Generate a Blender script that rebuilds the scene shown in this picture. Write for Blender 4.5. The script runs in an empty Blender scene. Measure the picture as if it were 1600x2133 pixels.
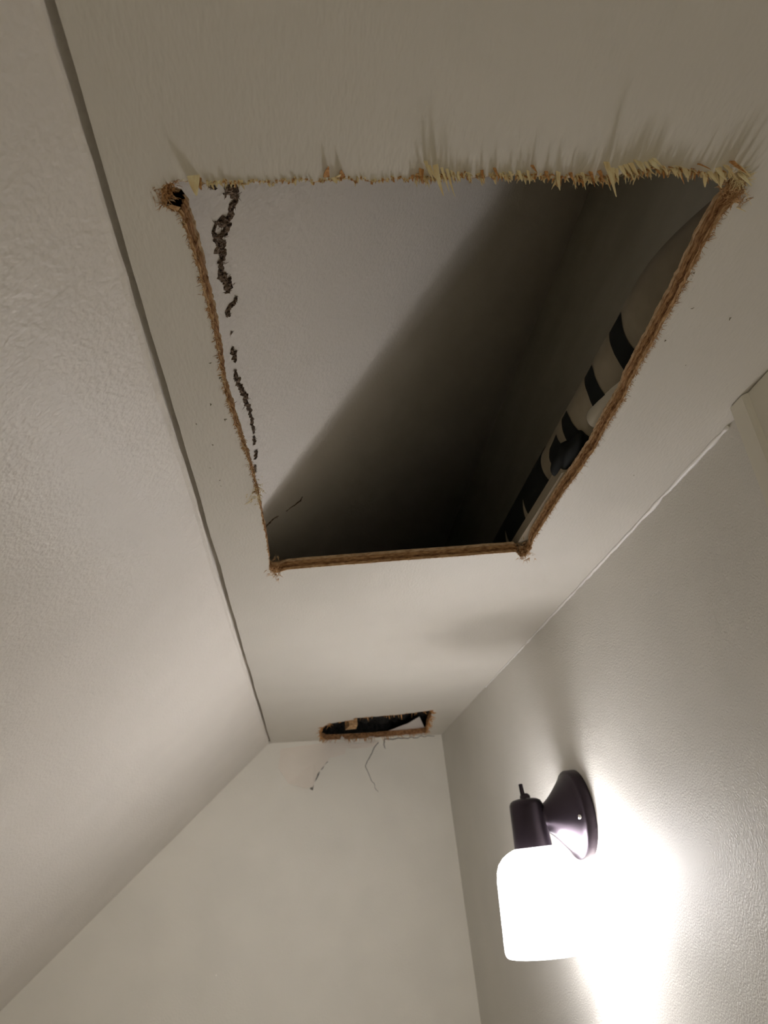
import bpy, bmesh, math, random
import numpy as np
from mathutils import Matrix, Vector

random.seed(7)
rng = np.random.default_rng(7)

# ------------------------------------------------------------------ camera
EYE = np.array([0.0, 0.0, 1.75])
F_PX, PPX, PPY = 1515.42, 800.0, 1066.5
_vy = np.array([645.0 - PPX, 1825.0 - PPY, F_PX]); _vy /= np.linalg.norm(_vy)
_vz = np.array([429.0 - PPX, -2037.0 - PPY, F_PX]); _vz /= np.linalg.norm(_vz)
_vx = np.cross(_vy, _vz); _vx /= np.linalg.norm(_vx)
ROT = np.stack([_vx, _vy, _vz])                 # image direction -> room direction
scene = bpy.context.scene
cam_data = bpy.data.cameras.new('camera')
cam = bpy.data.objects.new('camera', cam_data)
scene.collection.objects.link(cam)
right, up, back = ROT[:, 0], -ROT[:, 1], -ROT[:, 2]
cam.matrix_world = Matrix(((right[0], up[0], back[0], EYE[0]), (right[1], up[1], back[1], EYE[1]),
                           (right[2], up[2], back[2], EYE[2]), (0, 0, 0, 1)))
cam_data.sensor_fit = 'VERTICAL'
cam_data.sensor_height = 24.0
cam_data.lens = 24.0 * F_PX / 2133.0
cam_data.clip_start = 0.01
cam_data.dof.use_dof = True
cam_data.dof.focus_distance = 0.55
cam_data.dof.aperture_fstop = 11.0
scene.camera = cam

# ------------------------------------------------------------------ world, exposure, the lamp's strength
world = bpy.data.worlds.new('world')
scene.world = world
world.use_nodes = True
world.node_tree.nodes['Background'].inputs[0].default_value = (1.0, 0.91, 0.70, 1)
world.node_tree.nodes['Background'].inputs[1].default_value = 0.31  # even warm fill light, added; enters by the open end behind the viewer
SHADE_STRENGTH = 13.0
BULB_STRENGTH = 160.0
LAMP_COLOUR = (1.0, 0.97, 0.985)
scene.view_settings.view_transform = 'Standard'
scene.view_settings.look = 'None'
scene.view_settings.gamma = 1.0
scene.view_settings.use_curve_mapping = False
scene.view_settings.exposure = 0.66
scene.cycles.max_bounces = 8
scene.cycles.diffuse_bounces = 4
scene.cycles.use_light_tree = False
scene.cycles.use_adaptive_sampling = True
scene.cycles.adaptive_threshold = 0.15
scene.cycles.adaptive_min_samples = 12
scene.cycles.use_denoising = True

# ------------------------------------------------------------------ room measures (metres)
CEIL_UP = 0.34                                   # ceiling above the lens
CZ = EYE[2] + CEIL_UP                            # underside of the ceiling board
BOARD = 0.0145                                   # thickness of the ceiling board
XJ = -0.0901                                     # slope meets ceiling level here
TAN = math.tan(math.radians(42.2))
SL_N = np.array([-math.sin(math.radians(42.2)), 0, math.cos(math.radians(42.2))])
XR = 0.4182                                      # right wall
XA = 0.455                                       # wall of the cavity above the ceiling
FM = 0.277                                       # the far wall is a little out of square
FY0 = (6.182 + 0.268 * FM) * CEIL_UP
YN = -0.95                                       # end behind the viewer, left open below the ceiling
KNEE = -1.25


def yfar(x):
    return FY0 + FM * x


def ray(px, py):
    return ROT @ np.array([px - PPX, py - PPY, F_PX])


def on_ceiling(px, py, up_=0.0):
    d = ray(px, py)
    return EYE + d * ((CEIL_UP + up_) / d[2])


def on_right(px, py, x=XR):
    d = ray(px, py)
    return EYE + d * (x / d[0])


LIP = 0.005                                      # the room's slope panel is proud of the slope above


def on_slope(px, py, depth=LIP):
    p0 = np.array([XJ, 0, CEIL_UP]) + SL_N * depth
    d = ray(px, py)
    return EYE + d * ((p0 @ SL_N) / (d @ SL_N))


def on_far(px, py):
    d = ray(px, py)
    return EYE + d * (FY0 / (d[1] - FM * d[0]))


# ------------------------------------------------------------------ materials
def new_mat(name):
    m = bpy.data.materials.new(name)
    m.use_nodes = True
    nt = m.node_tree
    return m, nt, nt.nodes['Principled BSDF']


def noise_node(nt, scale, detail=4.0, rough=0.55, stretch=(1, 1, 1)):
    tc = nt.nodes.new('ShaderNodeTexCoord')
    mp = nt.nodes.new('ShaderNodeMapping')
    mp.inputs['Scale'].default_value = stretch
    nz = nt.nodes.new('ShaderNodeTexNoise')
    nz.inputs['Scale'].default_value = scale
    nz.inputs['Detail'].default_value = detail
    nz.inputs['Roughness'].default_value = rough
    nt.links.new(tc.outputs['Object'], mp.inputs['Vector'])
    nt.links.new(mp.outputs['Vector'], nz.inputs['Vector'])
    return nz


def paint(name, colour, var=0.03, peel=320, depth=0.0003, stretch=(1, 1, 1), rough=0.55, tint=None):
    m, nt, b = new_mat(name)
    b.inputs['Roughness'].default_value = rough
    b.inputs['Specular IOR Level'].default_value = 0.35
    big = noise_node(nt, 9.0, 1.0)
    ramp = nt.nodes.new('ShaderNodeValToRGB')
    lo = [c * (1 - var) for c in colour]
    hi = [min(1, c * (1 + var)) for c in (tint or colour)]
    ramp.color_ramp.elements[0].position = 0.35
    ramp.color_ramp.elements[1].position = 0.65
    ramp.color_ramp.elements[0].color = (*lo, 1)
    ramp.color_ramp.elements[1].color = (*hi, 1)
    nt.links.new(big.outputs['Fac'], ramp.inputs['Fac'])
    nt.links.new(ramp.outputs['Color'], b.inputs['Base Color'])
    fine = noise_node(nt, peel, 1.0, 0.5, stretch)
    bump = nt.nodes.new('ShaderNodeBump')
    bump.inputs['Strength'].default_value = 1.0
    bump.inputs['Distance'].default_value = depth
    nt.links.new(fine.outputs['Fac'], bump.inputs['Height'])
    nt.links.new(bump.outputs['Normal'], b.inputs['Normal'])
    return m


def rough_mat(name, c0, c1, scale, stretch=(1, 1, 1), depth=0.0005, rough=0.85, pos=(0.35, 0.65)):
    m, nt, b = new_mat(name)
    b.inputs['Roughness'].default_value = rough
    b.inputs['Specular IOR Level'].default_value = 0.2
    nz = noise_node(nt, scale, 5.0, 0.6, stretch)
    ramp = nt.nodes.new('ShaderNodeValToRGB')
    ramp.color_ramp.elements[0].position = pos[0]
    ramp.color_ramp.elements[1].position = pos[1]
    ramp.color_ramp.elements[0].color = (*c0, 1)
    ramp.color_ramp.elements[1].color = (*c1, 1)
    nt.links.new(nz.outputs['Fac'], ramp.inputs['Fac'])
    nt.links.new(ramp.outputs['Color'], b.inputs['Base Color'])
    bump = nt.nodes.new('ShaderNodeBump')
    bump.inputs['Distance'].default_value = depth
    nt.links.new(nz.outputs['Fac'], bump.inputs['Height'])
    nt.links.new(bump.outputs['Normal'], b.inputs['Normal'])
    return m


def plain(name, colour, rough=0.5, metal=0.0, spec=0.5):
    m, nt, b = new_mat(name)
    b.inputs['Base Color'].default_value = (*colour, 1)
    b.inputs['Roughness'].default_value = rough
    b.inputs['Metallic'].default_value = metal
    b.inputs['Specular IOR Level'].default_value = spec
    return m


def glow(name, colour, strength):
    m, nt, b = new_mat(name)
    b.inputs['Base Color'].default_value = (0.8, 0.8, 0.8, 1)
    b.inputs['Emission Color'].default_value = (*colour, 1)
    b.inputs['Emission Strength'].default_value = strength
    return m


M_CEIL = paint('ceiling_paint', (0.70, 0.665, 0.60), 0.015, 420, 0.00038, (1, 0.35, 1))
M_SLOPE = paint('slope_paint', (0.78, 0.735, 0.675), 0.015, 260, 0.0007, (1, 1, 1), 0.45)
M_RIGHT = paint('right_wall_paint', (0.685, 0.665, 0.615), 0.015, 430, 0.00055, (1, 1, 1), 0.6)
M_FAR = paint('far_wall_paint', (0.82, 0.785, 0.70), 0.02, 240, 0.0003)
M_TRIM = paint('trim_paint', (0.72, 0.69, 0.60), 0.01, 300, 0.0001, (1, 1, 0.1), 0.4)
M_CAULK = plain('white_caulk', (0.9, 0.88, 0.85), 0.4)
M_FLOOR = rough_mat('floor_boards', (0.52, 0.46, 0.36), (0.60, 0.54, 0.44), 6, (6, 0.6, 1))
M_VOID = rough_mat('bare_boards', (0.62, 0.60, 0.52), (0.70, 0.67, 0.59), 20, (1, 0.2, 1))
M_PLY = [rough_mat('veneer_face', (0.34, 0.17, 0.07), (0.74, 0.50, 0.27), 130, (1, 1, 5), pos=(.38, .6)),
         rough_mat('veneer_dark', (0.11, 0.045, 0.02), (0.44, 0.24, 0.11), 130, (1, 1, 5), pos=(.36, .64)),
         rough_mat('veneer_mid', (0.22, 0.10, 0.045), (0.58, 0.35, 0.17), 130, (1, 1, 5), pos=(.36, .6)),
         rough_mat('veneer_back', (0.40, 0.25, 0.13), (0.72, 0.54, 0.34), 130, (1, 1, 5), pos=(.36, .6))]
M_SPLINT = rough_mat('splinter_wood', (0.72, 0.56, 0.30), (0.86, 0.78, 0.52), 300, (1, 1, 0.15))
M_SPLINT_BR = rough_mat('torn_wood', (0.38, 0.17, 0.06), (0.66, 0.38, 0.16), 500)
M_FUZZ = rough_mat('wood_fuzz', (0.36, 0.18, 0.075), (0.68, 0.42, 0.20), 700)
M_TEAR = rough_mat('torn_backing', (0.035, 0.022, 0.015), (0.34, 0.25, 0.185), 420, pos=(0.40, 0.62))
M_TEAR_FIB = rough_mat('torn_fibre', (0.07, 0.045, 0.03), (0.40, 0.31, 0.24), 500)
M_BRONZE = plain('oil_rubbed_bronze', (0.035, 0.026, 0.034), 0.33, 0.75, 0.5)
M_STEEL = plain('steel', (0.7, 0.68, 0.68), 0.2, 1.0)
M_SHADE, _nt, _b = new_mat('lit_opal_glass')      # thin milky glass: part of the bulb's light goes straight through
_em = _nt.nodes.new('ShaderNodeEmission')
_em.inputs['Color'].default_value = (*LAMP_COLOUR, 1)
_em.inputs['Strength'].default_value = SHADE_STRENGTH
_tr = _nt.nodes.new('ShaderNodeBsdfTransparent')
_mx = _nt.nodes.new('ShaderNodeMixShader')
_mx.inputs[0].default_value = 0.60
_nt.links.new(_em.outputs[0], _mx.inputs[1])
_nt.links.new(_tr.outputs[0], _mx.inputs[2])
_nt.links.new(_mx.outputs[0], _nt.nodes['Material Output'].inputs['Surface'])
M_BULB = glow('lit_bulb', LAMP_COLOUR, BULB_STRENGTH)
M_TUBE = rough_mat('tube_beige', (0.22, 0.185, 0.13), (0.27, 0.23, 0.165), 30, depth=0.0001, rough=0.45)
M_BLACK = plain('black_band', (0.008, 0.009, 0.008), 0.75, 0.0, 0.15)
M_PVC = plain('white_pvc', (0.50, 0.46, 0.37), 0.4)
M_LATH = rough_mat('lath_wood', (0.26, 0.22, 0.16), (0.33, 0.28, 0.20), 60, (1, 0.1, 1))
M_DARK_FILL = rough_mat('black_fill', (0.010, 0.010, 0.010), (0.035, 0.033, 0.03), 120, depth=0.004)
M_PLASTER = paint('bare_plaster', (0.82, 0.75, 0.66), 0.04, 200, 0.0004)
M_CRACK_SHADE = plain('crack_gap_shade', (0.25, 0.23, 0.20), 0.9)
M_CRUMB = plain('crumb', (0.25, 0.22, 0.16), 0.9)
M_LIT_PATCH = plain('lit_wall_white', (0.75, 0.70, 0.68), 0.7)

COL = scene.collection


# ------------------------------------------------------------------ helpers
def obj(name, verts, faces, mat, parent=None, smooth=False):
    me = bpy.data.meshes.new(name)
    me.from_pydata([tuple(map(float, v)) for v in verts], [], [tuple(f) for f in faces])
    me.update()
    if smooth:
        me.polygons.foreach_set('use_smooth', [True] * len(me.polygons))
    me.materials.append(mat)
    o = bpy.data.objects.new(name, me)
    COL.objects.link(o)
    if parent is not None:
        o.parent = parent
        o.matrix_parent_inverse = parent.matrix_world.inverted() if parent.type != 'EMPTY' else Matrix.Translation(-Vector(parent.location))
    return o


def bm_obj(name, bm, mat, parent=None, smooth=False):
    me = bpy.data.meshes.new(name)
    bm.to_mesh(me)
    bm.free()
    if smooth:
        me.polygons.foreach_set('use_smooth', [True] * len(me.polygons))
    me.materials.append(mat)
    o = bpy.data.objects.new(name, me)
    COL.objects.link(o)
    if parent is not None:
        o.parent = parent
        if parent.type == 'EMPTY':
            o.matrix_parent_inverse = Matrix.Translation(-Vector(parent.location))
    return o


def empty(name, loc):
    o = bpy.data.objects.new(name, None)
    o.empty_display_size = 0.02
    COL.objects.link(o)
    o.location = tuple(map(float, loc))
    return o


def structure(o, label, cat):
    o['kind'] = 'structure'
    o['label'] = label
    o['category'] = cat
    return o


def tag(o, label, cat, group=None):
    o['label'] = label
    o['category'] = cat
    if group:
        o['group'] = group
    return o


def prism(name, poly, off, mat, parent=None):
    """closed slab: polygon (3-D points) and its copy shifted by off"""
    n = len(poly)
    v = [np.asarray(p, float) for p in poly] + [np.asarray(p, float) + np.asarray(off, float) for p in poly]
    f = [list(range(n)), list(range(2 * n - 1, n - 1, -1))]
    f += [[i, i + n, (i + 1) % n + n, (i + 1) % n] for i in range(n)]
    o = obj(name, v, f, mat, parent)
    bm = bmesh.new()
    bm.from_mesh(o.data)
    bmesh.ops.recalc_face_normals(bm, faces=bm.faces[:])
    bm.to_mesh(o.data)
    bm.free()
    return o


def resample(pts, step):
    pts = [np.asarray(p, float) for p in pts]
    out = []
    for a, b in zip(pts[:-1], pts[1:]):
        n = max(1, int(round(np.linalg.norm(b - a) / step)))
        for i in range(n):
            out.append(a + (b - a) * i / n)
    out.append(pts[-1])
    return out


def wobble(n, amp, smooth=3):
    a = rng.normal(0, 1, n + 2 * smooth)
    k = np.ones(smooth) / smooth
    a = np.convolve(a, k, 'same')[smooth:smooth + n]
    return a / (a.std() + 1e-9) * amp


def lathe_mesh(profile, axis_o, axis_d, seg=48, cap=False):
    axis_o = np.asarray(axis_o, float)
    d = np.asarray(axis_d, float); d /= np.linalg.norm(d)
    u = np.cross(d, [0.3, 0.9, 0.31]); u /= np.linalg.norm(u)
    w = np.cross(d, u)
    v, f = [], []
    for (h, r) in profile:
        for k in range(seg):
            a = 2 * math.pi * k / seg
            v.append(axis_o + d * h + (u * math.cos(a) + w * math.sin(a)) * r)
    n = len(profile)
    for i in range(n - 1):
        for k in range(seg):
            f.append([i * seg + k, i * seg + (k + 1) % seg, (i + 1) * seg + (k + 1) % seg, (i + 1) * seg + k])
    if cap:
        f.append(list(range(seg))[::-1])
        f.append([(n - 1) * seg + k for k in range(seg)])
    return v, f


def lathe(name, profile, axis_o, axis_d, mat, parent=None, seg=48, cap=False, bevel=False):
    v, f = lathe_mesh(profile, axis_o, axis_d, seg, cap)
    o = obj(name, v, f, mat, parent, True)
    bm = bmesh.new(); bm.from_mesh(o.data)
    bmesh.ops.recalc_face_normals(bm, faces=bm.faces[:])
    for e in bm.edges:
        if len(e.link_faces) == 2 and e.calc_face_angle(0) > math.radians(40):
            e.smooth = False
    bm.to_mesh(o.data); bm.free()
    return o


def tube_mesh(path, radii, seg=10):
    path = [np.asarray(p, float) for p in path]
    v, f = [], []
    n = len(path)
    for i, p in enumerate(path):
        t = path[min(i + 1, n - 1)] - path[max(i - 1, 0)]
        t /= np.linalg.norm(t) + 1e-12
        u = np.cross(t, [0, 0, 1.0])
        if np.linalg.norm(u) < 1e-3:
            u = np.cross(t, [1.0, 0, 0])
        u /= np.linalg.norm(u)
        w = np.cross(u, t)
        for k in range(seg):
            a = 2 * math.pi * k / seg
            v.append(p + (u * math.cos(a) + w * math.sin(a)) * radii[i])
    for i in range(n - 1):
        for k in range(seg):
            f.append([i * seg + k, i * seg + (k + 1) % seg, (i + 1) * seg + (k + 1) % seg, (i + 1) * seg + k])
    f.append(list(range(seg))[::-1])
    f.append([(n - 1) * seg + k for k in range(seg)])
    return v, f


def blade(root, tip, width, thick, bend=(0, 0, 0), side=None, seg=4, blunt=0.12):
    """a tapering sliver of wood from root to tip; rectangular section"""
    root, tip, bend = (np.asarray(a, float) for a in (root, tip, bend))
    d = tip - root
    L = np.linalg.norm(d)
    d = d / (L + 1e-12)
    s = np.asarray(side if side is not None else [1, 0, 0], float)
    s = s - d * (s @ d)
    s /= np.linalg.norm(s) + 1e-12
    nrm = np.cross(d, s)
    v, f = [], []
    for i in range(seg + 1):
        t = i / seg
        c = root + (tip - root) * t + bend * (4 * t * (1 - t) * 0.5 + t * t * 0.5)
        w = width * (1 - (1 - blunt) * t ** 1.4) * 0.5
        h = thick * (1 - 0.6 * t) * 0.5
        v += [c - s * w - nrm * h, c + s * w - nrm * h, c + s * w + nrm * h, c - s * w + nrm * h]
    for i in range(seg):
        for k in range(4):
            f.append([4 * i + k, 4 * i + (k + 1) % 4, 4 * i + 4 + (k + 1) % 4, 4 * i + 4 + k])
    f.append([3, 2, 1, 0])
    f.append([4 * seg, 4 * seg + 1, 4 * seg + 2, 4 * seg + 3])
    return v, f


class Pile:
    def __init__(self):
        self.v, self.f = [], []

    def add(self, vf):
        n = len(self.v)
        self.v += list(vf[0])
        self.f += [[i + n for i in q] for q in vf[1]]

    def build(self, name, mat, parent=None, smooth=False, stuff=False):
        o = obj(name, self.v, self.f, mat, parent, smooth)
        if stuff:
            o['kind'] = 'stuff'
        return o


# ------------------------------------------------------------------ the two holes in the ceiling: outlines on its underside
NEAR_PX = [(1543, 356), (1520, 361), (1480, 368), (1430, 358), (1370, 352), (1330, 358), (1290, 366), (1250, 372), (1200, 370),
           (1160, 373), (1100, 367), (1050, 365), (1000, 368), (950, 366), (920, 371), (880, 371), (840, 372), (780, 374),
           (700, 374), (620, 377), (560, 379), (500, 380), (450, 381), (425, 382)]
LEFT_PX = [(425, 382), (400, 379), (370, 377), (345, 383), (333, 400), (336, 420), (352, 436), (370, 441), (378, 455), (395, 500),
           (412, 560), (425, 610), (436, 650), (446, 690), (455, 740), (464, 790), (472, 830), (489, 880), (509, 935), (522, 975),
           (531, 1010), (540, 1050), (548, 1090), (555, 1130), (561, 1168), (560, 1186)]
FAR_PX = [(560, 1186), (570, 1193), (582, 1192), (597, 1187), (650, 1182), (730, 1176), (830, 1168), (930, 1161), (1030, 1153),
          (1074, 1150), (1084, 1160), (1097, 1157), (1107, 1143)]
RIGHT_PX = [(1107, 1143), (1112, 1124), (1149, 1065), (1174, 1027), (1211, 977), (1239, 937), (1271, 876), (1296, 838), (1321, 783),
            (1358, 718), (1408, 628), (1450, 545), (1469, 508), (1506, 446), (1533, 418), (1548, 388), (1543, 356)]
SIDES = {}
for nm, px, step, amp in (('near', NEAR_PX, 0.0016, 0.0008), ('left', LEFT_PX, 0.0022, 0.0004),
                          ('far', FAR_PX, 0.0025, 0.0002), ('right', RIGHT_PX, 0.0022, 0.00028)):
    p = resample([on_ceiling(*q)[:2] for q in px], step)
    n = len(p)
    w0, w1 = wobble(n, amp, 2), wobble(n, amp, 2)
    fade = np.minimum(1, np.minimum(np.arange(n), np.arange(n)[::-1]) / 4.0)
    SIDES[nm] = [q + np.array([a, b]) * k for q, a, b, k in zip(p, w0, w1, fade)]
HOLE1 = SIDES['near'][:-1] + SIDES['left'][:-1] + SIDES['far'][:-1] + SIDES['right'][:-1]
H1C = np.mean(np.array(HOLE1), axis=0)

HOLE2_PX = [(665, 1526), (672, 1515), (690, 1507), (716, 1503), (738, 1500), (742, 1496), (790, 1492), (835, 1488), (868, 1484),
            (900, 1480), (899, 1488), (893, 1503), (889, 1518), (888, 1526), (850, 1530), (800, 1534), (750, 1538), (705, 1540),
            (680, 1541), (670, 1536)]
_h2 = [on_ceiling(*q)[:2] for q in HOLE2_PX]
_h2 = [np.array([q[0], min(q[1], yfar(q[0]) - 0.004)]) for q in _h2]
HOLE2 = resample(_h2 + [_h2[0]], 0.006)[:-1]
_w = wobble(len(HOLE2), 0.0016, 2)
HOLE2 = [np.array([q[0] + a * 0.5, min(q[1] + a, yfar(q[0]) - 0.003)]) for q, a in zip(HOLE2, _w)]

# ------------------------------------------------------------------ the ceiling board
XL = XJ + 0.0048


def fill_with_holes(bm, outer, holes, z):
    edges = []
    loops = []
    for lp in [outer] + holes:
        vs = [bm.verts.new((float(q[0]), float(q[1]), float(z))) for q in lp]
        loops.append(vs)
        for a, b in zip(vs, vs[1:] + vs[:1]):
            edges.append(bm.edges.new((a, b)))
    bmesh.ops.triangle_fill(bm, use_beauty=True, use_dissolve=False, edges=edges, normal=(0, 0, 1))
    return loops


def grow(loop, c, by):
    return [q + (q - c) / np.linalg.norm(q - c) * by for q in loop]


bm = bmesh.new()
_edge = resample([np.array([XL, YN]), np.array([XL, yfar(XL)])], 0.03)
_ew = wobble(len(_edge), 0.0005, 4)
outer = [q + np.array([a, 0]) for q, a in zip(_edge, _ew)] + [np.array([XA, yfar(XA)]), np.array([XA, YN])]
lo = fill_with_holes(bm, outer, [HOLE1, HOLE2], CZ)
H2C = np.mean(np.array(HOLE2), axis=0)
hi = fill_with_holes(bm, outer, [grow(HOLE1, H1C, 0.006), grow(HOLE2, H2C, 0.004)], CZ + BOARD)
for a, b in zip(lo, hi):
    for i in range(len(a)):
        j = (i + 1) % len(a)
        bm.faces.new((a[i], a[j], b[j], b[i]))
bmesh.ops.recalc_face_normals(bm, faces=bm.faces[:])
ceiling = bm_obj('ceiling', bm, M_CEIL)
structure(ceiling, 'off-white painted board ceiling with a big sawn hole and a small broken hole', 'ceiling')

# ------------------------------------------------------------------ walls, floor
zl = lambda x: CZ + (x - XJ) * TAN               # slope of the room's panel
SHIFT = LIP / math.cos(math.radians(42.2))       # vertical offset of the slope above the ceiling
ys = resample([np.array([YN]), np.array([yfar(XJ)])], 0.02)
ys = [float(a[0]) for a in ys]
lipw = wobble(len(ys), 0.0005, 5)
sdir = np.array([math.cos(math.radians(42.2)), 0, math.sin(math.radians(42.2))])
v, f = [], []
rows = None
for i, y in enumerate(ys):
    jl = np.array([XJ + lipw[i], 0, 0]); jl[2] = zl(jl[0])
    yv = np.array([0, y, 0])
    prof = [np.array([KNEE, 0, zl(KNEE)]), jl - sdir * 0.006, jl - sdir * 0.003 - SL_N * 0.0013, jl - sdir * 0.001 - SL_N * 0.0009,
            jl + SL_N * 0.0006, jl + SL_N * LIP, np.array([XA, 0, zl(XA) + SHIFT])]
    # the far wall is out of square: shear the last rows to follow it
    for q in prof:
        k = (y - YN) / (yfar(XJ) - YN)
        yy = YN + k * (yfar(q[0]) - YN)
        v.append((q[0], yy, q[2]))
    rows = len(prof)
nr = len(ys)
for i in range(nr - 1):
    for k in range(rows - 1):
        f.append([i * rows + k, i * rows + k + 1, (i + 1) * rows + k + 1, (i + 1) * rows + k])
# outer skin 25 mm behind
nv = len(v)
for i in (0, nr - 1):
    for k in (0, rows - 1):
        a = np.array(v[i * rows + k]) + SL_N * 0.025
        v.append(tuple(a))
f.append([nv, nv + 1, nv + 3, nv + 2])
wall_left = obj('wall_left', v, f, M_SLOPE)
structure(wall_left, 'sloping off-white attic wall on the left, running on up behind the ceiling', 'wall')

wall_right = prism('wall_right', [(XR, YN, 0), (XR, yfar(XR), 0), (XR, yfar(XR), CZ), (XR, YN, CZ)], (0.04, 0, 0), M_RIGHT)
structure(wall_right, 'upright pale grey-green wall on the right that carries the lamp', 'wall')
wall_void = prism('wall_attic', [(XA, YN, CZ), (XA, yfar(XA), CZ), (XA, yfar(XA), zl(XA) + SHIFT), (XA, YN, zl(XA) + SHIFT)],
                  (0.02, 0, 0), M_VOID)
structure(wall_void, 'bare board wall inside the cavity above the big hole', 'wall')


def cross_section(y_of):
    zt = lambda x: zl(x) + SHIFT
    return [(KNEE, y_of(KNEE), 0), (XA, y_of(XA), 0), (XA, y_of(XA), zt(XA)), (KNEE, y_of(KNEE), zt(KNEE))]


wall_far = prism('wall_far', cross_section(yfar), (0, 0.03, 0), M_FAR)
structure(wall_far, 'off-white end wall with cracked plaster under the small broken hole', 'wall')
wall_near = prism('wall_near', [(XJ, YN, CZ + .0005), (XA, YN, CZ + .0005), (XA, YN, zl(XA) + SHIFT), (XJ, YN, zl(XJ) + SHIFT)], (0, -0.03, 0), M_VOID)
structure(wall_near, 'dark board closing the cavity above the ceiling behind the viewer', 'wall')
wall_knee = prism('wall_knee', [(KNEE, YN, 0), (KNEE, yfar(KNEE), 0), (KNEE, yfar(KNEE), zl(KNEE)), (KNEE, YN, zl(KNEE))],
                  (-0.03, 0, 0), M_SLOPE)
structure(wall_knee, 'low off-white knee wall under the slope', 'wall')
floor = prism('floor', [(KNEE, YN, 0), (XA, YN, 0), (XA, yfar(XA), 0), (KNEE, yfar(KNEE), 0)], (0, 0, -0.03), M_FLOOR)
structure(floor, 'plain pale floor below', 'floor')

# casing at the near end of the right wall
c0 = on_ceiling(1520, 848)
prof = [(XR, c0[1]), (c0[0], c0[1]), (c0[0], c0[1] - 0.019), (c0[0] + 0.002, c0[1] - 0.022), (c0[0] + 0.004, c0[1] - 0.0235),
        (c0[0] + 0.0045, c0[1] - 0.09), (XR, c0[1] - 0.09)]
trim = prism('trim_1', [(a, b, 0.0) for a, b in prof], (0, 0, CZ - 0.0012), M_TRIM)
structure(trim, 'painted upright casing board at the right edge against the right wall', 'trim')

# caulk line between ceiling and right wall
a, b = on_ceiling(1524, 881), on_ceiling(1010, 1430)
path = resample([np.array([XR - 0.0008, a[1] + 0.004, CZ - 0.0008]), np.array([XR - 0.0008, b[1], CZ - 0.0008])], 0.006)
n = len(path)
rad = np.clip(0.0023 + wobble(n, 0.0005, 3), 0.0008, 0.004) * np.linspace(1, 0.55, n)
wx, wz = wobble(n, 0.0004, 4), wobble(n, 0.0004, 4)
v, f = tube_mesh([p + np.array([-abs(x), 0, -abs(z)]) for p, x, z in zip(path, wx, wz)], rad, 8)
caulk = obj('trim_2', v, f, M_CAULK, None, True)
structure(caulk, 'thin uneven white caulk line where ceiling and right wall meet', 'caulk')

# ------------------------------------------------------------------ sawn edges of the big hole: four veneers each
LAYERS = [(0.0, 0.0032), (0.0032, 0.0068), (0.0068, 0.0108), (0.0108, BOARD)]


def flare(side, t, q, u):
    """how far the cut leans into the opening at height share t"""
    if side == 'left':
        return 0.0048 * t * max(0.0, 1 - u / 0.55)
    if side == 'right':
        return 0.0018 * t
    return 0.0


LABEL_SIDE = {'near': 'splintered edge of the big hole nearest the viewer', 'left': 'fuzzy brown sawn edge on the left of the big hole',
              'far': 'clean layered brown sawn edge at the far side of the big hole',
              'right': 'long layered brown sawn edge on the right of the big hole'}
EDGE = {}
for side, pts in SIDES.items():
    n = len(pts)
    host = None
    for li, (z0, z1) in enumerate(LAYERS):
        amp = 0.00009 if side in ('far', 'right') else 0.0002
        jit = wobble(n, amp, 1) + wobble(n, amp, 9) - (0.0006 if li % 2 else 0.0)
        v, f = [], []
        for i, q in enumerate(pts):
            t_ = pts[min(i + 1, n - 1)] - pts[max(i - 1, 0)]
            nin = np.array([-t_[1], t_[0]]); nin /= np.linalg.norm(nin) + 1e-12
            if nin @ (H1C - q) < 0:
                nin = -nin
            u = i / (n - 1)
            for zz, inn in ((z0, -0.004), (z0, 0), (z1, 0), (z1, -0.004)):
                fl = flare(side, zz / BOARD, q, u)
                if inn == 0:
                    w = q + nin * (fl + jit[i] * (0.2 if (li == 0 and zz == 0) else 1.0) + 0.0004)
                else:
                    w = q + nin * (inn * 0.9)
                v.append((w[0], w[1], CZ + zz + (0.0001 if zz == 0 else 0)))
        for i in range(n - 1):
            for k in range(3):
                f.append([i * 4 + k, i * 4 + k + 1, (i + 1) * 4 + k + 1, (i + 1) * 4 + k])
        if host is None:
            host = obj('cut_edge', v, f, M_PLY[0], ceiling)
            host['label'] = LABEL_SIDE[side]
            EDGE[side] = host
        else:
            obj('ply', v, f, M_PLY[li], host)

# sawn rim of the small hole
n = len(HOLE2)
v, f = [], []
jit = wobble(n, 0.0012, 2)
for i, q in enumerate(HOLE2):
    o_ = (H2C - q) / np.linalg.norm(H2C - q)
    for zz, inn in ((0.0001, -0.0012), (0.0003, 0.001), (BOARD, 0.0005), (BOARD, -0.002)):
        w = q + o_ * (inn + (jit[i] if inn > 0 else 0))
        v.append((w[0], min(w[1], yfar(w[0]) - 0.001), CZ + zz - (0.0004 if inn == -0.0012 else 0)))
for i in range(n):
    j = (i + 1) % n
    for k in range(3):
        f.append([i * 4 + k, i * 4 + k + 1, j * 4 + k + 1, j * 4 + k])
rim2 = obj('cut_edge', v, f, M_PLY[1], ceiling)
rim2['label'] = 'ragged brown rim of the small broken hole'

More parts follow.
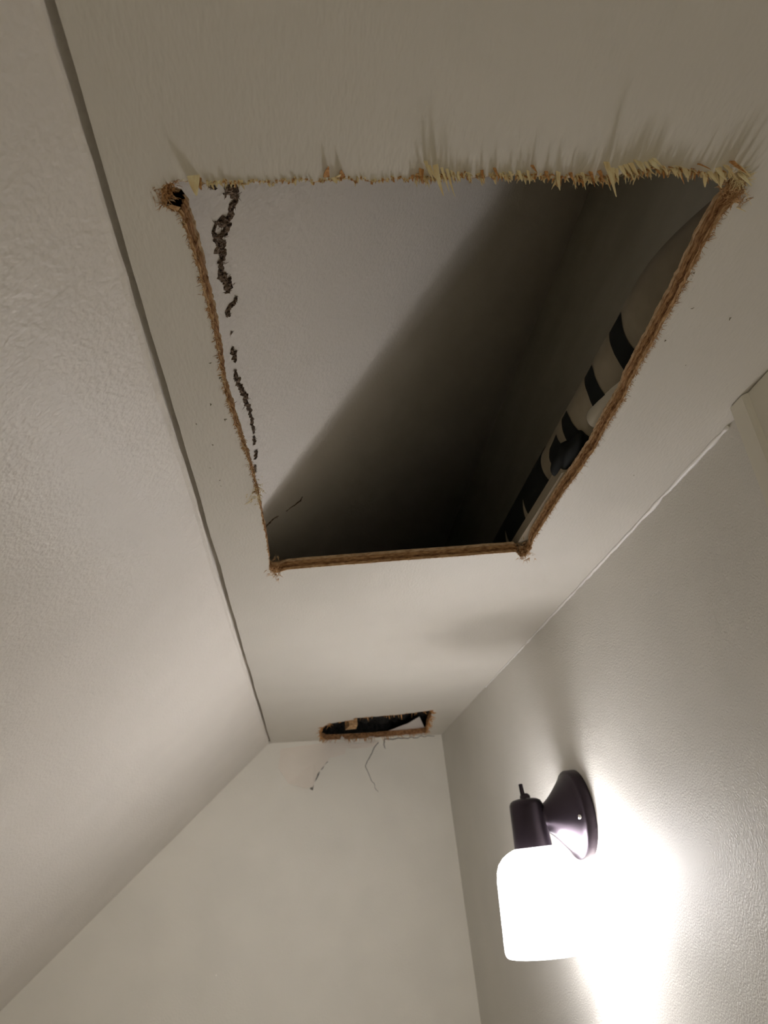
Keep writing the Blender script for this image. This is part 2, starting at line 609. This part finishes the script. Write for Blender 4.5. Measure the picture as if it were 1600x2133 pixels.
# ------------------------------------------------------------------ splinters
# (px, py of the root, length m, width m, lean x, lean y, brown?) of the ones that stand out
BIG = [(886, 336, .017, .0020, .0030, .001, 0), (894, 345, .012, .0018, .004, .001, 0), (907, 344, .021, .0032, .0030, .004, 0),
       (920, 350, .016, .0015, .003, .004, 0), (931, 352, .018, .0016, .003, .004, 0), (878, 352, .010, .0030, 0, .002, 1),
       (940, 356, .008, .0016, .001, .002, 0), (955, 358, .007, .0018, .001, .001, 0), (870, 362, .006, .0018, 0, .001, 1),
       (1263, 338, .027, .0034, .0005, .003, 0), (1276, 350, .013, .0024, -.001, .003, 0), (1284, 352, .010, .0024, 0, .001, 0),
       (1293, 346, .010, .0028, .001, .0, 0), (1303, 343, .011, .0026, .001, -.001, 0), (1313, 340, .012, .0030, .0015, -.001, 0),
       (1324, 334, .013, .0028, .001, -.002, 0), (1335, 338, .013, .0032, -.001, -.002, 0), (1346, 338, .010, .0026, .001, -.001, 0),
       (1357, 333, .012, .0034, .0015, -.002, 0), (1362, 330, .010, .0022, .002, -.002, 0), (1380, 346, .008, .0030, .001, 0, 0),
       (1402, 350, .009, .0030, -.001, -.001, 0), (1426, 352, .008, .0034, 0, 0, 0), (1455, 342, .011, .0018, .002, -.004, 1),
       (1470, 360, .010, .0040, -.002, .002, 0), (1478, 358, .012, .0034, .001, -.001, 0), (1496, 350, .014, .0034, .0005, -.002, 0),
       (1512, 345, .016, .0036, .0015, -.002, 0), (1524, 336, .015, .0030, .003, -.003, 1), (1534, 345, .014, .0036, .003, -.002, 0),
       (1230, 358, .009, .0024, .001, 0, 1), (1212, 360, .008, .0022, 0, .001, 0), (1163, 358, .012, .0030, 0, .003, 0),
       (1188, 360, .008, .0022, .001, 0, 1), (1138, 357, .008, .0022, .0005, 0, 1), (1108, 345, .010, .0016, .001, -.002, 1),
       (1100, 356, .009, .0020, 0, .001, 0), (1080, 356, .008, .0022, .001, .001, 0), (1062, 358, .008, .0018, 0, 0, 0),
       (1030, 350, .009, .0018, .001, 0, 1), (1004, 355, .008, .0018, 0, 0, 1), (975, 360, .007, .0016, 0, .001, 0),
       (680, 369, .005, .0036, .001, -.010, 1), (714, 370, .005, .0032, -.001, -.008, 1), (703, 370, .004, .0030, .002, -.005, 0), (695, 370, .005, .0030, .001, 0, 0),
       (403, 366, .013, .0068, .0015, .003, 0), (412, 368, .008, .004, .002, .002, 1), (615, 374, .004, .002, 0, .001, 0),
       (860, 365, .006, .0018, 0, 0, 1), (1248, 356, .010, .0022, 0, 0, 1), (1540, 360, .012, .0026, .004, .000, 0),
       (1505, 362, .010, .0040, -.003, .002, 0), (1490, 362, .009, .0034, .003, .003, 0)]
NE = EDGE['near']
for k, (px, py, L, w, lx, ly, br) in enumerate(BIG):
    r = on_ceiling(px, py)
    r[2] = CZ + 0.0003
    tip = r + np.array([lx, ly, -L * 0.9])
    vf = blade(r, tip, w, 0.0007, bend=(random.uniform(-1, 1) * .001, random.uniform(-.5, 1.5) * .001, 0), side=(1, random.uniform(-.4, .4), 0), seg=5)
    obj('splinter', vf[0], vf[1], M_SPLINT_BR if br else M_SPLINT, NE)
# fine fringe
fr, fb = Pile(), Pile()
near = SIDES['near']
for _ in range(1500):
    i = random.randrange(4, len(near) - 1)
    q = near[i]
    share = i / len(near)                         # 0 = right corner
    size = 1.0 if share < 0.62 else (0.45 if share < 0.93 else 0.8)
    L = random.uniform(0.0015, 0.0062) * size * (1.35 if 0.12 < share < 0.34 else 1)
    r = np.array([q[0], q[1] - random.uniform(-.0005, .0022) * size, CZ + 0.0004])
    tip = r + np.array([random.uniform(-.4, .4) * L, random.uniform(-.5, .6) * L, -L * random.uniform(.4, 1)])
    (fb if random.random() < 0.3 else fr).add(blade(r, tip, random.uniform(.0006, .0018), 0.0004, side=(1, random.uniform(-.6, .6), 0), seg=3))
fr.build('splinter_fringe', M_SPLINT, NE, stuff=True)
fb.build('splinter_fringe', M_SPLINT_BR, NE, stuff=True)


def fuzz(host, pts, count, lmax, out_bias, mat, wmax=.0006, along=0.0, low=.45, name='wood_fuzz'):
    pile = Pile()
    n = len(pts)
    for _ in range(count):
        i = random.randrange(n)
        q = pts[i]
        o_ = (q - H1C) / np.linalg.norm(q - H1C)
        L = random.uniform(.25, 1) * lmax
        zz = random.uniform(0, BOARD * .9) if random.random() > low else 0.0002
        d = np.array([*(o_ * random.uniform(-1 + out_bias, out_bias)), random.uniform(-.8, .15)])
        d[:2] += rng.normal(0, .5, 2)
        if zz > 0.001:
            d[:2] = -o_ * .35 + rng.normal(0, .25, 2)
            d[2] = random.uniform(-1, .6) * (1 - along)
            tg = pts[min(i + 1, n - 1)] - pts[max(i - 1, 0)]
            d[:2] += tg / (np.linalg.norm(tg) + 1e-12) * along * random.choice((-1, 1)) * 1.6
        r = np.array([*(q - o_ * (0.0006 if zz > .001 else -0.0002)), CZ + zz])
        if zz < 0.001:
            d[2] = -abs(d[2]) * .6 - .1
        tip = r + d / np.linalg.norm(d) * L
        pile.add(blade(r, tip, random.uniform(.3, 1) * wmax, .0003, bend=rng.normal(0, L * .18, 3), side=rng.normal(0, 1, 3), seg=3))
    return pile.build(name, mat, host, stuff=True)


fuzz(EDGE['left'], SIDES['left'][:len(SIDES['left']) * 2 // 3], 900, .0036, .45, M_FUZZ, .0005, along=.75)
fuzz(EDGE['left'], SIDES['left'][:len(SIDES['left']) * 2 // 3], 420, .0040, .45, M_PLY[1], .0005, along=.85)
fuzz(EDGE['left'], SIDES['left'][:len(SIDES['left']) * 2 // 3], 300, .0034, .45, M_SPLINT, .0003, along=.85)
fuzz(EDGE['right'], SIDES['right'], 200, .0050, .75, M_PLY[1], .0004, along=.97)
fuzz(EDGE['left'], SIDES['left'], 350, .0022, .7, M_FUZZ, .0004, low=.8)
fuzz(EDGE['right'], SIDES['right'], 520, .0026, .8, M_FUZZ, .0004, low=.8)
fuzz(EDGE['right'], SIDES['right'], 160, .0050, .75, M_FUZZ, .0004, along=.97)
fuzz(EDGE['right'], SIDES['right'][len(SIDES['right']) // 2:], 420, .0040, .95, M_FUZZ, .0004, low=.9)
fuzz(EDGE['far'], SIDES['far'], 300, .0018, .7, M_FUZZ, .0004, low=.85)
corner = lambda px, py, r, k: [on_ceiling(px + random.gauss(0, r), py + random.gauss(0, r))[:2] for _ in range(k)]
fuzz(EDGE['far'], corner(572, 1190, 8, 60), 140, .0085, .8, M_PLY[0], .0010)
fuzz(EDGE['far'], corner(1095, 1155, 7, 60), 130, .0085, .8, M_PLY[0], .0010)
fuzz(EDGE['right'], corner(1530, 405, 10, 60), 240, .0065, .7, M_PLY[0], .0008)
fuzz(EDGE['right'], corner(1540, 372, 8, 60), 160, .0080, .8, M_SPLINT, .0010)
fuzz(EDGE['left'], corner(345, 405, 12, 60), 160, .0050, .5, M_FUZZ, .0007)
fuzz(EDGE['left'], corner(532, 1035, 8, 60), 150, .0050, .9, M_SPLINT, .0010)
# three long loose slivers
for (x0, y0, x1, y1, dz) in ((1542, 375, 1561, 418, -.004), (1534, 432, 1552, 436, -.002), (528, 1040, 508, 1046, -.003)):
    r, t_ = on_ceiling(x0, y0), on_ceiling(x1, y1)
    vf = blade(r + [0, 0, .0003], t_ + [0, 0, dz], .0009, .0005, side=(1, 1, 0))
    obj('splinter', vf[0], vf[1], M_SPLINT, EDGE['right'] if x0 > 800 else EDGE['left'])

# rim fibres of the small hole
pile = Pile()
for _ in range(260):
    q = HOLE2[random.randrange(len(HOLE2))]
    o_ = (q - H2C) / np.linalg.norm(q - H2C)
    L = random.uniform(.004, .016)
    d = np.array([o_[0] * random.uniform(-.4, 1), min(0.1, o_[1]) * random.uniform(-.4, 1), random.uniform(-.6, -.05)])
    r = np.array([q[0], q[1] - .001, CZ + .0004])
    tip = r + d / np.linalg.norm(d) * L
    tip[1] = min(tip[1], yfar(tip[0]) - .002)
    pile.add(blade(r, tip, random.uniform(.001, .004), .0006, side=rng.normal(0, 1, 3), seg=3))
pile.build('wood_fuzz', M_SPLINT_BR, rim2, stuff=True)

# crumbs and nicks stuck on the ceiling paint
pile = Pile()
for (px, py, s) in ((458, 786, 3.4), (439, 757, 2.6), (440, 842, 3), (468, 873, 3.4), (444, 926, 2.6), (437, 975, 2), (458, 1000, 2.2),
                    (460, 1012, 2), (1521, 663, 3), (1442, 643, 3), (1387, 709, 3), (1446, 568, 2), (408, 883, 2.2), (1430, 760, 2),
                    (620, 1290, 2), (1320, 990, 2), (474, 850, 2)):
    c = on_ceiling(px, py)
    r = s * 0.00034
    for _ in range(3):
        d = rng.normal(0, 1, 3); d[2] = -abs(d[2]) * .3
        pile.add(blade(c + [0, 0, .0002], c + d / np.linalg.norm(d) * r * 1.6, r, r * .5, side=rng.normal(0, 1, 3), seg=2))
pile.build('crumbs', M_CRUMB, ceiling, stuff=True)

# ------------------------------------------------------------------ torn marks on the slope seen through the hole
t1 = np.array([math.cos(math.radians(42.2)), 0, math.sin(math.radians(42.2))])
t2 = np.array([0, 1.0, 0])


def torn_patch(pxs, label=None, fib=40, fl=.004):
    """pxs: (px, py, half width in px) along the mark; raised ragged crust of torn backing"""
    ctr = [on_slope(a, b) for a, b, _ in pxs]
    path, hw = [], []
    for i in range(len(pxs) - 1):
        n = max(2, int(np.linalg.norm(ctr[i + 1] - ctr[i]) / .0012))
        for k in range(n):
            t = k / n
            path.append(ctr[i] * (1 - t) + ctr[i + 1] * t)
            hw.append((pxs[i][2] * (1 - t) + pxs[i + 1][2] * t) * 0.00036)
    path.append(ctr[-1]); hw.append(pxs[-1][2] * 0.00036)
    n = len(path)
    rows = 7
    wl, wr = wobble(n, 1, 2), wobble(n, 1, 2)
    cx = wobble(n, .0005, 4)
    v, f = [], []
    for i, p in enumerate(path):
        d = path[min(i + 1, n - 1)] - path[max(i - 1, 0)]
        d /= np.linalg.norm(d) + 1e-12
        s = np.cross(d, SL_N); s /= np.linalg.norm(s)
        a, b = hw[i] * (1 + .38 * wl[i]), hw[i] * (1 + .38 * wr[i])
        a, b = max(a, .0002), max(b, .0002)
        for k in range(rows):
            u = k / (rows - 1)
            h = .0001 if k in (0, rows - 1) else random.uniform(.0002, .0024) * min(1, hw[i] / .0015)
            v.append(p + s * (-a + (a + b) * u + cx[i]) - SL_N * h)
    for i in range(n - 1):
        for k in range(rows - 1):
            f.append([i * rows + k, i * rows + k + 1, (i + 1) * rows + k + 1, (i + 1) * rows + k])
    o = obj('torn_patch', v, f, M_TEAR, wall_left)
    if label:
        o['label'] = label
    pile = Pile()
    for _ in range(fib):
        i = random.randrange(n)
        d = rng.normal(0, 1, 2)
        dv = t1 * d[0] + t2 * d[1] * 1.2 - SL_N * random.uniform(0, .5)
        dv /= np.linalg.norm(dv)
        r = path[i] + t1 * random.gauss(0, hw[i] * .7) - SL_N * .0004
        L = random.uniform(.25, 1) * fl
        pile.add(blade(r, r + dv * L, .0005, .0003, bend=rng.normal(0, L * .2, 3), side=rng.normal(0, 1, 3), seg=3))
    pile.build('torn_fibre', M_TEAR_FIB, o, stuff=True)
    return o


torn_patch([(470, 386, 3), (478, 392, 9), (488, 396, 10), (493, 408, 7), (486, 430, 6), (478, 450, 9), (466, 462, 9), (470, 478, 9),
            (459, 500, 11), (456, 516, 9), (462, 535, 8), (460, 560, 6), (463, 575, 9), (474, 590, 9), (477, 608, 7)],
           'long ragged dark brown tear on the slope inside the hole', 150, .0042)
torn_patch([(446, 462, 3), (444, 480, 3), (448, 500, 4), (453, 510, 3)], None, 20, .003)
torn_patch([(434, 384, 3), (442, 388, 5), (450, 390, 3)], None, 14, .003)
torn_patch([(466, 401, 1.5), (468, 412, 1.5)], None, 3, .002)
torn_patch([(490, 618, 3), (490, 628, 4), (480, 636, 6), (474, 646, 7), (474, 658, 4)], None, 45, .0035)
torn_patch([(484, 690, 1), (480, 697, 1)], None, 6, .002)
torn_patch([(485, 722, 3), (485, 735, 7), (489, 745, 6), (490, 752, 3)], None, 30, .003)
torn_patch([(489, 770, 2), (490, 782, 5), (496, 800, 6), (506, 818, 7), (513, 838, 6), (519, 858, 4), (525, 880, 4), (528, 902, 3)],
           'greyish ragged tear on the slope inside the hole', 100, .0035)
torn_patch([(528, 908, 3), (529, 918, 5), (527, 926, 3)], None, 22, .003)
torn_patch([(532, 938, 4), (533, 948, 6), (532, 955, 3)], None, 20, .003)
torn_patch([(531, 968, 3), (531, 975, 3), (533, 984, 2)], None, 12, .003)
torn_patch([(552, 1103, 2), (556, 1094, 3), (561, 1090, 4), (565, 1085, 2), (570, 1080, 3), (580, 1074, 2)], None, 20, .004)
torn_patch([(595, 1066, 1), (606, 1056, 1.5), (618, 1048, 2.5), (624, 1044, 3), (630, 1034, 1)], None, 14, .004)

# ------------------------------------------------------------------ things in the cavity
ZB = CZ + BOARD
R_T = 0.035
tube_path = []
for y in np.linspace(1.25, 0.16, 90):
    x = 0.323 + (0.0 if y > 0.43 else 2.2 * (0.43 - y) ** 1.7)
    x = min(x, XA - R_T - .002)
    tube_path.append(np.array([x, y, ZB + R_T + .0003]))
tube_r = [R_T] * len(tube_path)
tb = empty('banded_tube', (0.323, 0.7, ZB))
v, f = tube_mesh(tube_path, tube_r, 56)
obj('tube_body', v, f, M_TUBE, tb, True)
tag(tb, 'pale beige tube with black bands lying above the ceiling beside the big hole', 'tube')


def tube_at(th, y, lift=.0006):
    """th: angle around the tube from straight down towards the opening (-x)"""
    x = 0.323 + (0.0 if y > 0.43 else 2.2 * (0.43 - y) ** 1.7)
    r = R_T + lift
    return np.array([x - math.sin(th) * r, y, ZB + R_T + .0003 - math.cos(th) * r])


def tube_hit(px, py):
    """where the sight line meets the straight tube -> (angle, y)"""
    d = ray(px, py); o_ = EYE
    cx, cz = 0.323, ZB + R_T
    A = d[0] ** 2 + d[2] ** 2
    B = 2 * (d[0] * (o_[0] - cx) + d[2] * (o_[2] - cz))
    C = (o_[0] - cx) ** 2 + (o_[2] - cz) ** 2 - R_T ** 2
    D = max(B * B - 4 * A * C, 0)
    t = (-B - math.sqrt(D)) / (2 * A)
    p = o_ + d * t
    return math.atan2(cx - p[0], cz - p[2]), p[1]


def band(left_px, right_px, mat, name):
    L = [tube_hit(*p) for p in left_px]
    R = [tube_hit(*p) for p in right_px]
    th_top = min(max(q[0] for q in L + R), 1.9)
    def fit(q):
        a = np.array(q)
        o_ = np.argsort(a[:, 0])
        return a[o_, 0], a[o_, 1]
    la, ly = fit(L); ra, ry = fit(R)
    yt = 0.5 * (L[0][1] + R[0][1])
    v, f = [], []
    ths = np.linspace(th_top, -0.5, 26)
    nn = 7
    for t in ths:
        y0, y1 = np.interp(t, la, ly), np.interp(t, ra, ry)
        for k in range(nn):
            v.append(tube_at(t, y0 + (y1 - y0) * k / (nn - 1)))
    for i in range(len(ths) - 1):
        for k in range(nn - 1):
            f.append([i * nn + k, i * nn + k + 1, (i + 1) * nn + k + 1, (i + 1) * nn + k])
    return obj(name, v, f, mat, tb, True)


band([(1300, 634), (1282, 660), (1271, 693), (1276, 725), (1288, 750), (1302, 772)],
     [(1300, 634), (1296, 665), (1302, 695), (1312, 715), (1323, 728)], M_BLACK, 'black_band')
band([(1236, 748), (1222, 770), (1219, 790), (1226, 820), (1238, 850)],
     [(1236, 748), (1237, 770), (1245, 795), (1258, 818), (1268, 830)], M_BLACK, 'black_band')
band([(1182, 853), (1172, 872), (1172, 890), (1178, 910), (1188, 928)],
     [(1182, 853), (1188, 870), (1198, 888), (1208, 898)], M_BLACK, 'black_band')
band([(1160, 905), (1147, 930), (1145, 955), (1158, 980), (1170, 1000)],
     [(1160, 905), (1163, 915), (1172, 927), (1185, 935)], M_BLACK, 'black_band')
# the far stretch is wrapped in black, with two pale gaps
v, f = tube_mesh([np.array([0.323, y, ZB + R_T + .0003]) for y in np.linspace(0.70, 1.249, 30)], [R_T + .0009] * 30, 48)
sl = obj('black_sleeve', v, f, M_BLACK, tb, True)
for o_ in (0.775, 0.865):
    v, f = [], []
    for t in np.linspace(1.5, 0.2, 16):
        wdt = .012 * math.sin((1.5 - t) / 1.3 * math.pi) + .0006
        yc = o_ + .03 * math.cos(t)
        for k in range(3):
            v.append(tube_at(t, yc - wdt / 2 + wdt * k / 2, .0016))
    for i in range(15):
        for k in range(2):
            f.append([i * 3 + k, i * 3 + k + 1, i * 3 + k + 4, i * 3 + k + 3])
    obj('pale_stripe', v, f, M_TUBE, sl, True)

# rounded end of a separate white pipe at the rim, overlapping the tube
path, rad = [], []
axis = np.array([.14, -1.0, 0]); axis /= np.linalg.norm(axis)
start = np.array([.3005, .578, ZB + .0125])
R_P = .0122
for k in range(9):
    a = math.pi / 2 * k / 8
    path.append(start + axis * (R_P * (1 - math.cos(a)))); rad.append(max(.0002, R_P * math.sin(a)))
for k in range(1, 8):
    path.append(start + axis * (R_P + .10 * k / 7)); rad.append(R_P)
v, f = tube_mesh(path, rad, 24)
obj('pipe_end', v, f, M_PVC, tb, True)['label'] = 'off-white rounded end of a separate pipe'

# crumpled black wrap bulging from the tube
bm = bmesh.new()
bmesh.ops.create_icosphere(bm, subdivisions=4, radius=1.0)
c = np.array([0.301, 0.642, ZB + .0135])
for vv in bm.verts:
    p = np.array(vv.co)
    k = 1 + .10 * math.sin(5 * p[1] + 3 * p[2]) + .07 * math.sin(9 * p[0] - 6 * p[1] + 1)
    q = p * k * np.array([.018, .048, .0130])
    q[2] = max(q[2], -.0132)
    vv.co = Vector(c + q)
bag = bm_obj('black_wrap', bm, M_BLACK, tb, True)

# lath lying along the rim
a = on_ceiling(1162, 985, BOARD + .006); b = on_ceiling(1062, 1138, BOARD + .006)
lath = prism('wood_lath', [(a[0], a[1] - .01, ZB + .0002), (a[0] + .014, a[1] - .018, ZB + .0002), (b[0] + .02, b[1] + .2, ZB + .0002),
                           (b[0] + .002, b[1] + .2, ZB + .0002)], (0, 0, .012), M_LATH)
tag(lath, 'pale flat wooden lath lying along the right rim of the big hole', 'lath')

# inside the small hole: added dark insulation, a wood block, a lamp-lit wall scrap
bm = bmesh.new()
bmesh.ops.create_grid(bm, x_segments=40, y_segments=30, size=1.0)
for vv in bm.verts:
    x = 0.215 + vv.co.x * 0.20
    y = 2.02 + vv.co.y * 0.20 + (x - .2) * FM
    y = min(y, yfar(x) - .004)
    z = ZB + .030 + .012 * math.sin(x * 60) * math.sin(y * 75) + random.uniform(-.004, .004)
    edge = max(abs(vv.co.x), abs(vv.co.y))
    if edge > .93:
        z = ZB + .0004
    vv.co = (x, y, z)
geo = bmesh.ops.extrude_face_region(bm, geom=bm.faces[:])
for vv in [g for g in geo['geom'] if isinstance(g, bmesh.types.BMVert)]:
    vv.co.z += .03
fill_sheet = bm_obj('dark_fill', bm, M_DARK_FILL, None, True)  # black sheet added so the cavity behind the small hole stays dark
tag(fill_sheet, 'added black insulation batt filling the small broken hole', 'filler')
p = on_ceiling(736, 1522, .006); w = .011
blk = prism('wood_block', [(p[0] - w, p[1] - .03, ZB + .0005), (p[0] + w, p[1] - .035, ZB + .0005), (p[0] + w * .9, p[1] + .03, ZB + .0005),
                           (p[0] - w * 1.8, p[1] + .03, ZB + .0005), (p[0] - w * 1.4, p[1], ZB + .0005)], (0, 0, .022), M_PLY[0])
tag(blk, 'light wooden block seen inside the small broken hole', 'block')
p = [on_ceiling(*q, BOARD) for q in ((803, 1531), (884, 1524), (874, 1494), (850, 1508))]
lit_patch = prism('lit_wall_patch', [(q[0], min(q[1], yfar(q[0]) - .006), ZB + .0006) for q in p], (0, 0, .0015), M_LIT_PATCH)  # pale piece standing in for lamp-lit wall behind the hole
tag(lit_patch, 'lamp-lit wall, built as a pale triangular scrap at the right end of the small broken hole', 'patch')

# ------------------------------------------------------------------ broken plaster on the far wall
fn = np.array([FM, -1.0, 0]); fn /= np.linalg.norm(fn)     # out of the wall, towards the room


def far_piece(name, pxs, lifts, mat, thick=.0015):
    pts = [on_far(*q) for q in pxs]
    pts = [np.array([p[0], p[1], min(p[2], CZ - .0006)]) for p in pts]
    fr_ = [p + fn * (thick + l) for p, l in zip(pts, lifts)]
    bk = [p + fn * (.0002 + l * .75) for p, l in zip(pts, lifts)]
    n = len(pts)
    f = [[i, i + n, (i + 1) % n + n, (i + 1) % n] for i in range(n)]
    c1, c2 = np.mean(fr_, axis=0), np.mean(bk, axis=0)
    v = fr_ + bk + [c1, c2]
    for i in range(n):
        f.append([i, (i + 1) % n, 2 * n]); f.append([(i + 1) % n + n, i + n, 2 * n + 1])
    return obj(name, v, f, mat, wall_far)


fp = far_piece('plaster_flap', [(585, 1560), (580, 1600), (600, 1632), (634, 1643), (648, 1641), (660, 1612), (688, 1578), (718, 1571),
                                (724, 1546), (690, 1546), (640, 1552)],
               [0, 0, .001, .012, .016, .008, .003, .003, .002, .001, 0], M_PLASTER)
fp['label'] = 'peeled pinkish plaster flap with a lifted tip'
fc = far_piece('plaster_chip', [(722, 1549), (760, 1548), (790, 1543), (778, 1556), (740, 1560), (724, 1558)], [0, .002, .003, .004, .003, 0], M_PLASTER)


def crack_or_shade(pxs, w):
    p = [on_far(*q) for q in pxs]
    path = resample(p, .004)
    n = len(path)
    j = wobble(n, .0012, 3)
    v, f = [], []
    for i, q in enumerate(path):
        d = path[min(i + 1, n - 1)] - path[max(i - 1, 0)]
        d /= np.linalg.norm(d) + 1e-12
        s = np.cross(d, fn)
        ww = w * (1 - .6 * i / n)
        q = q + s * j[i]
        q[2] = min(q[2], CZ - .001)
        v += [q - s * ww + fn * .0003, q + s * ww + fn * .0003, q + s * ww * .3 + fn * .0009, q - s * ww * .3 + fn * .0009]
    for i in range(n - 1):
        for k in range(4):
            f.append([i * 4 + k, i * 4 + (k + 1) % 4, i * 4 + 4 + (k + 1) % 4, i * 4 + 4 + k])
    o = obj('crack_or_shade', v, f, M_CRACK_SHADE, wall_far)
    return o


crack_or_shade([(788, 1545), (772, 1572), (761, 1592), (770, 1618), (788, 1650)], .0016)
crack_or_shade([(800, 1540), (850, 1537), (905, 1533)], .0020)
crack_or_shade([(798, 1541), (801, 1560)], .0022)
crack_or_shade([(648, 1645), (655, 1626), (666, 1604), (682, 1586)], .0045)  # dark wedge painted for the shaded gap at the flap's lifted tip

# ------------------------------------------------------------------ the wall lamp
LX, LY = 0.335, 1.1764
CAN_Z = EYE[2] + 0.0415
lamp = empty('wall_sconce', (XR, LY, CAN_Z))
tag(lamp, 'dark bronze wall lamp with a lit white glass shade on the right wall', 'lamp')
can = lathe('backplate', [(0.0, .0), (.0, .0640), (.0135, .0640), (.0155, .0628), (.0165, .0605), (.0175, .0580), (.021, .0545), (.028, .0465),
                          (.038, .0355), (.046, .0277), (.053, .0222), (.059, .0190)], (XR - .0003, LY, CAN_Z), (-1, 0, 0), M_BRONZE, lamp, 64)
lathe('arm', [(.056, .0195), (.060, .0180), (.068, .0172), (.083, .0170)], (XR, LY, CAN_Z), (-1, 0, 0), M_BRONZE, lamp, 40)
sp = np.array([XR - .0195, LY - .052, CAN_Z - .006])
lathe('screw', [(0, .0036), (.003, .0034), (.0045, .0022), (.005, .0001)], sp, (-.7, -.7, 0), M_STEEL, can, 16)
ZL = EYE[2]
lathe('socket_cup', [(.0715, .0001), (.0712, .012), (.0700, .0185), (.0672, .0228), (.0625, .0252), (.055, .0258), (.030, .0268), (.003, .0283),
                     (.001, .0283), (.001, .020)], (LX, LY, ZL), (0, 0, 1), M_BRONZE, lamp, 48)
kn = lathe('switch_collar', [(.0700, .0078), (.0745, .0078), (.0765, .0068), (.0785, .0045), (.0790, .0001)], (LX + .001, LY, ZL), (0, 0, 1), M_BRONZE, lamp, 24)
lathe('switch_stem', [(.0775, .0034), (.0925, .0031), (.0932, .0020), (.0934, .0001)], (LX + .001, LY, ZL), (-.04, 0, 1), M_BRONZE, kn, 16)
lathe('glass_shade', [(.003, .0270), (.0020, .0300), (-.002, .0395), (-.008, .0485), (-.016, .0555), (-.026, .0597), (-.038, .0615), (-.075, .0635),
                      (-.120, .0658), (-.128, .0660), (-.1325, .0650), (-.1345, .0630), (-.1335, .0615), (-.128, .0615), (-.075, .0595), (-.040, .0575),
                      (-.026, .0555), (-.012, .0470), (-.004, .0300)], (LX, LY, ZL), (0, 0, 1), M_SHADE, lamp, 64)
lathe('bulb', [(-.002, .011), (-.012, .0125), (-.022, .0175), (-.034, .0230), (-.046, .0250), (-.058, .0230), (-.067, .016), (-.072, .007), (-.073, .0001)],
      (LX, LY, ZL), (0, 0, 1), M_BULB, lamp, 20)
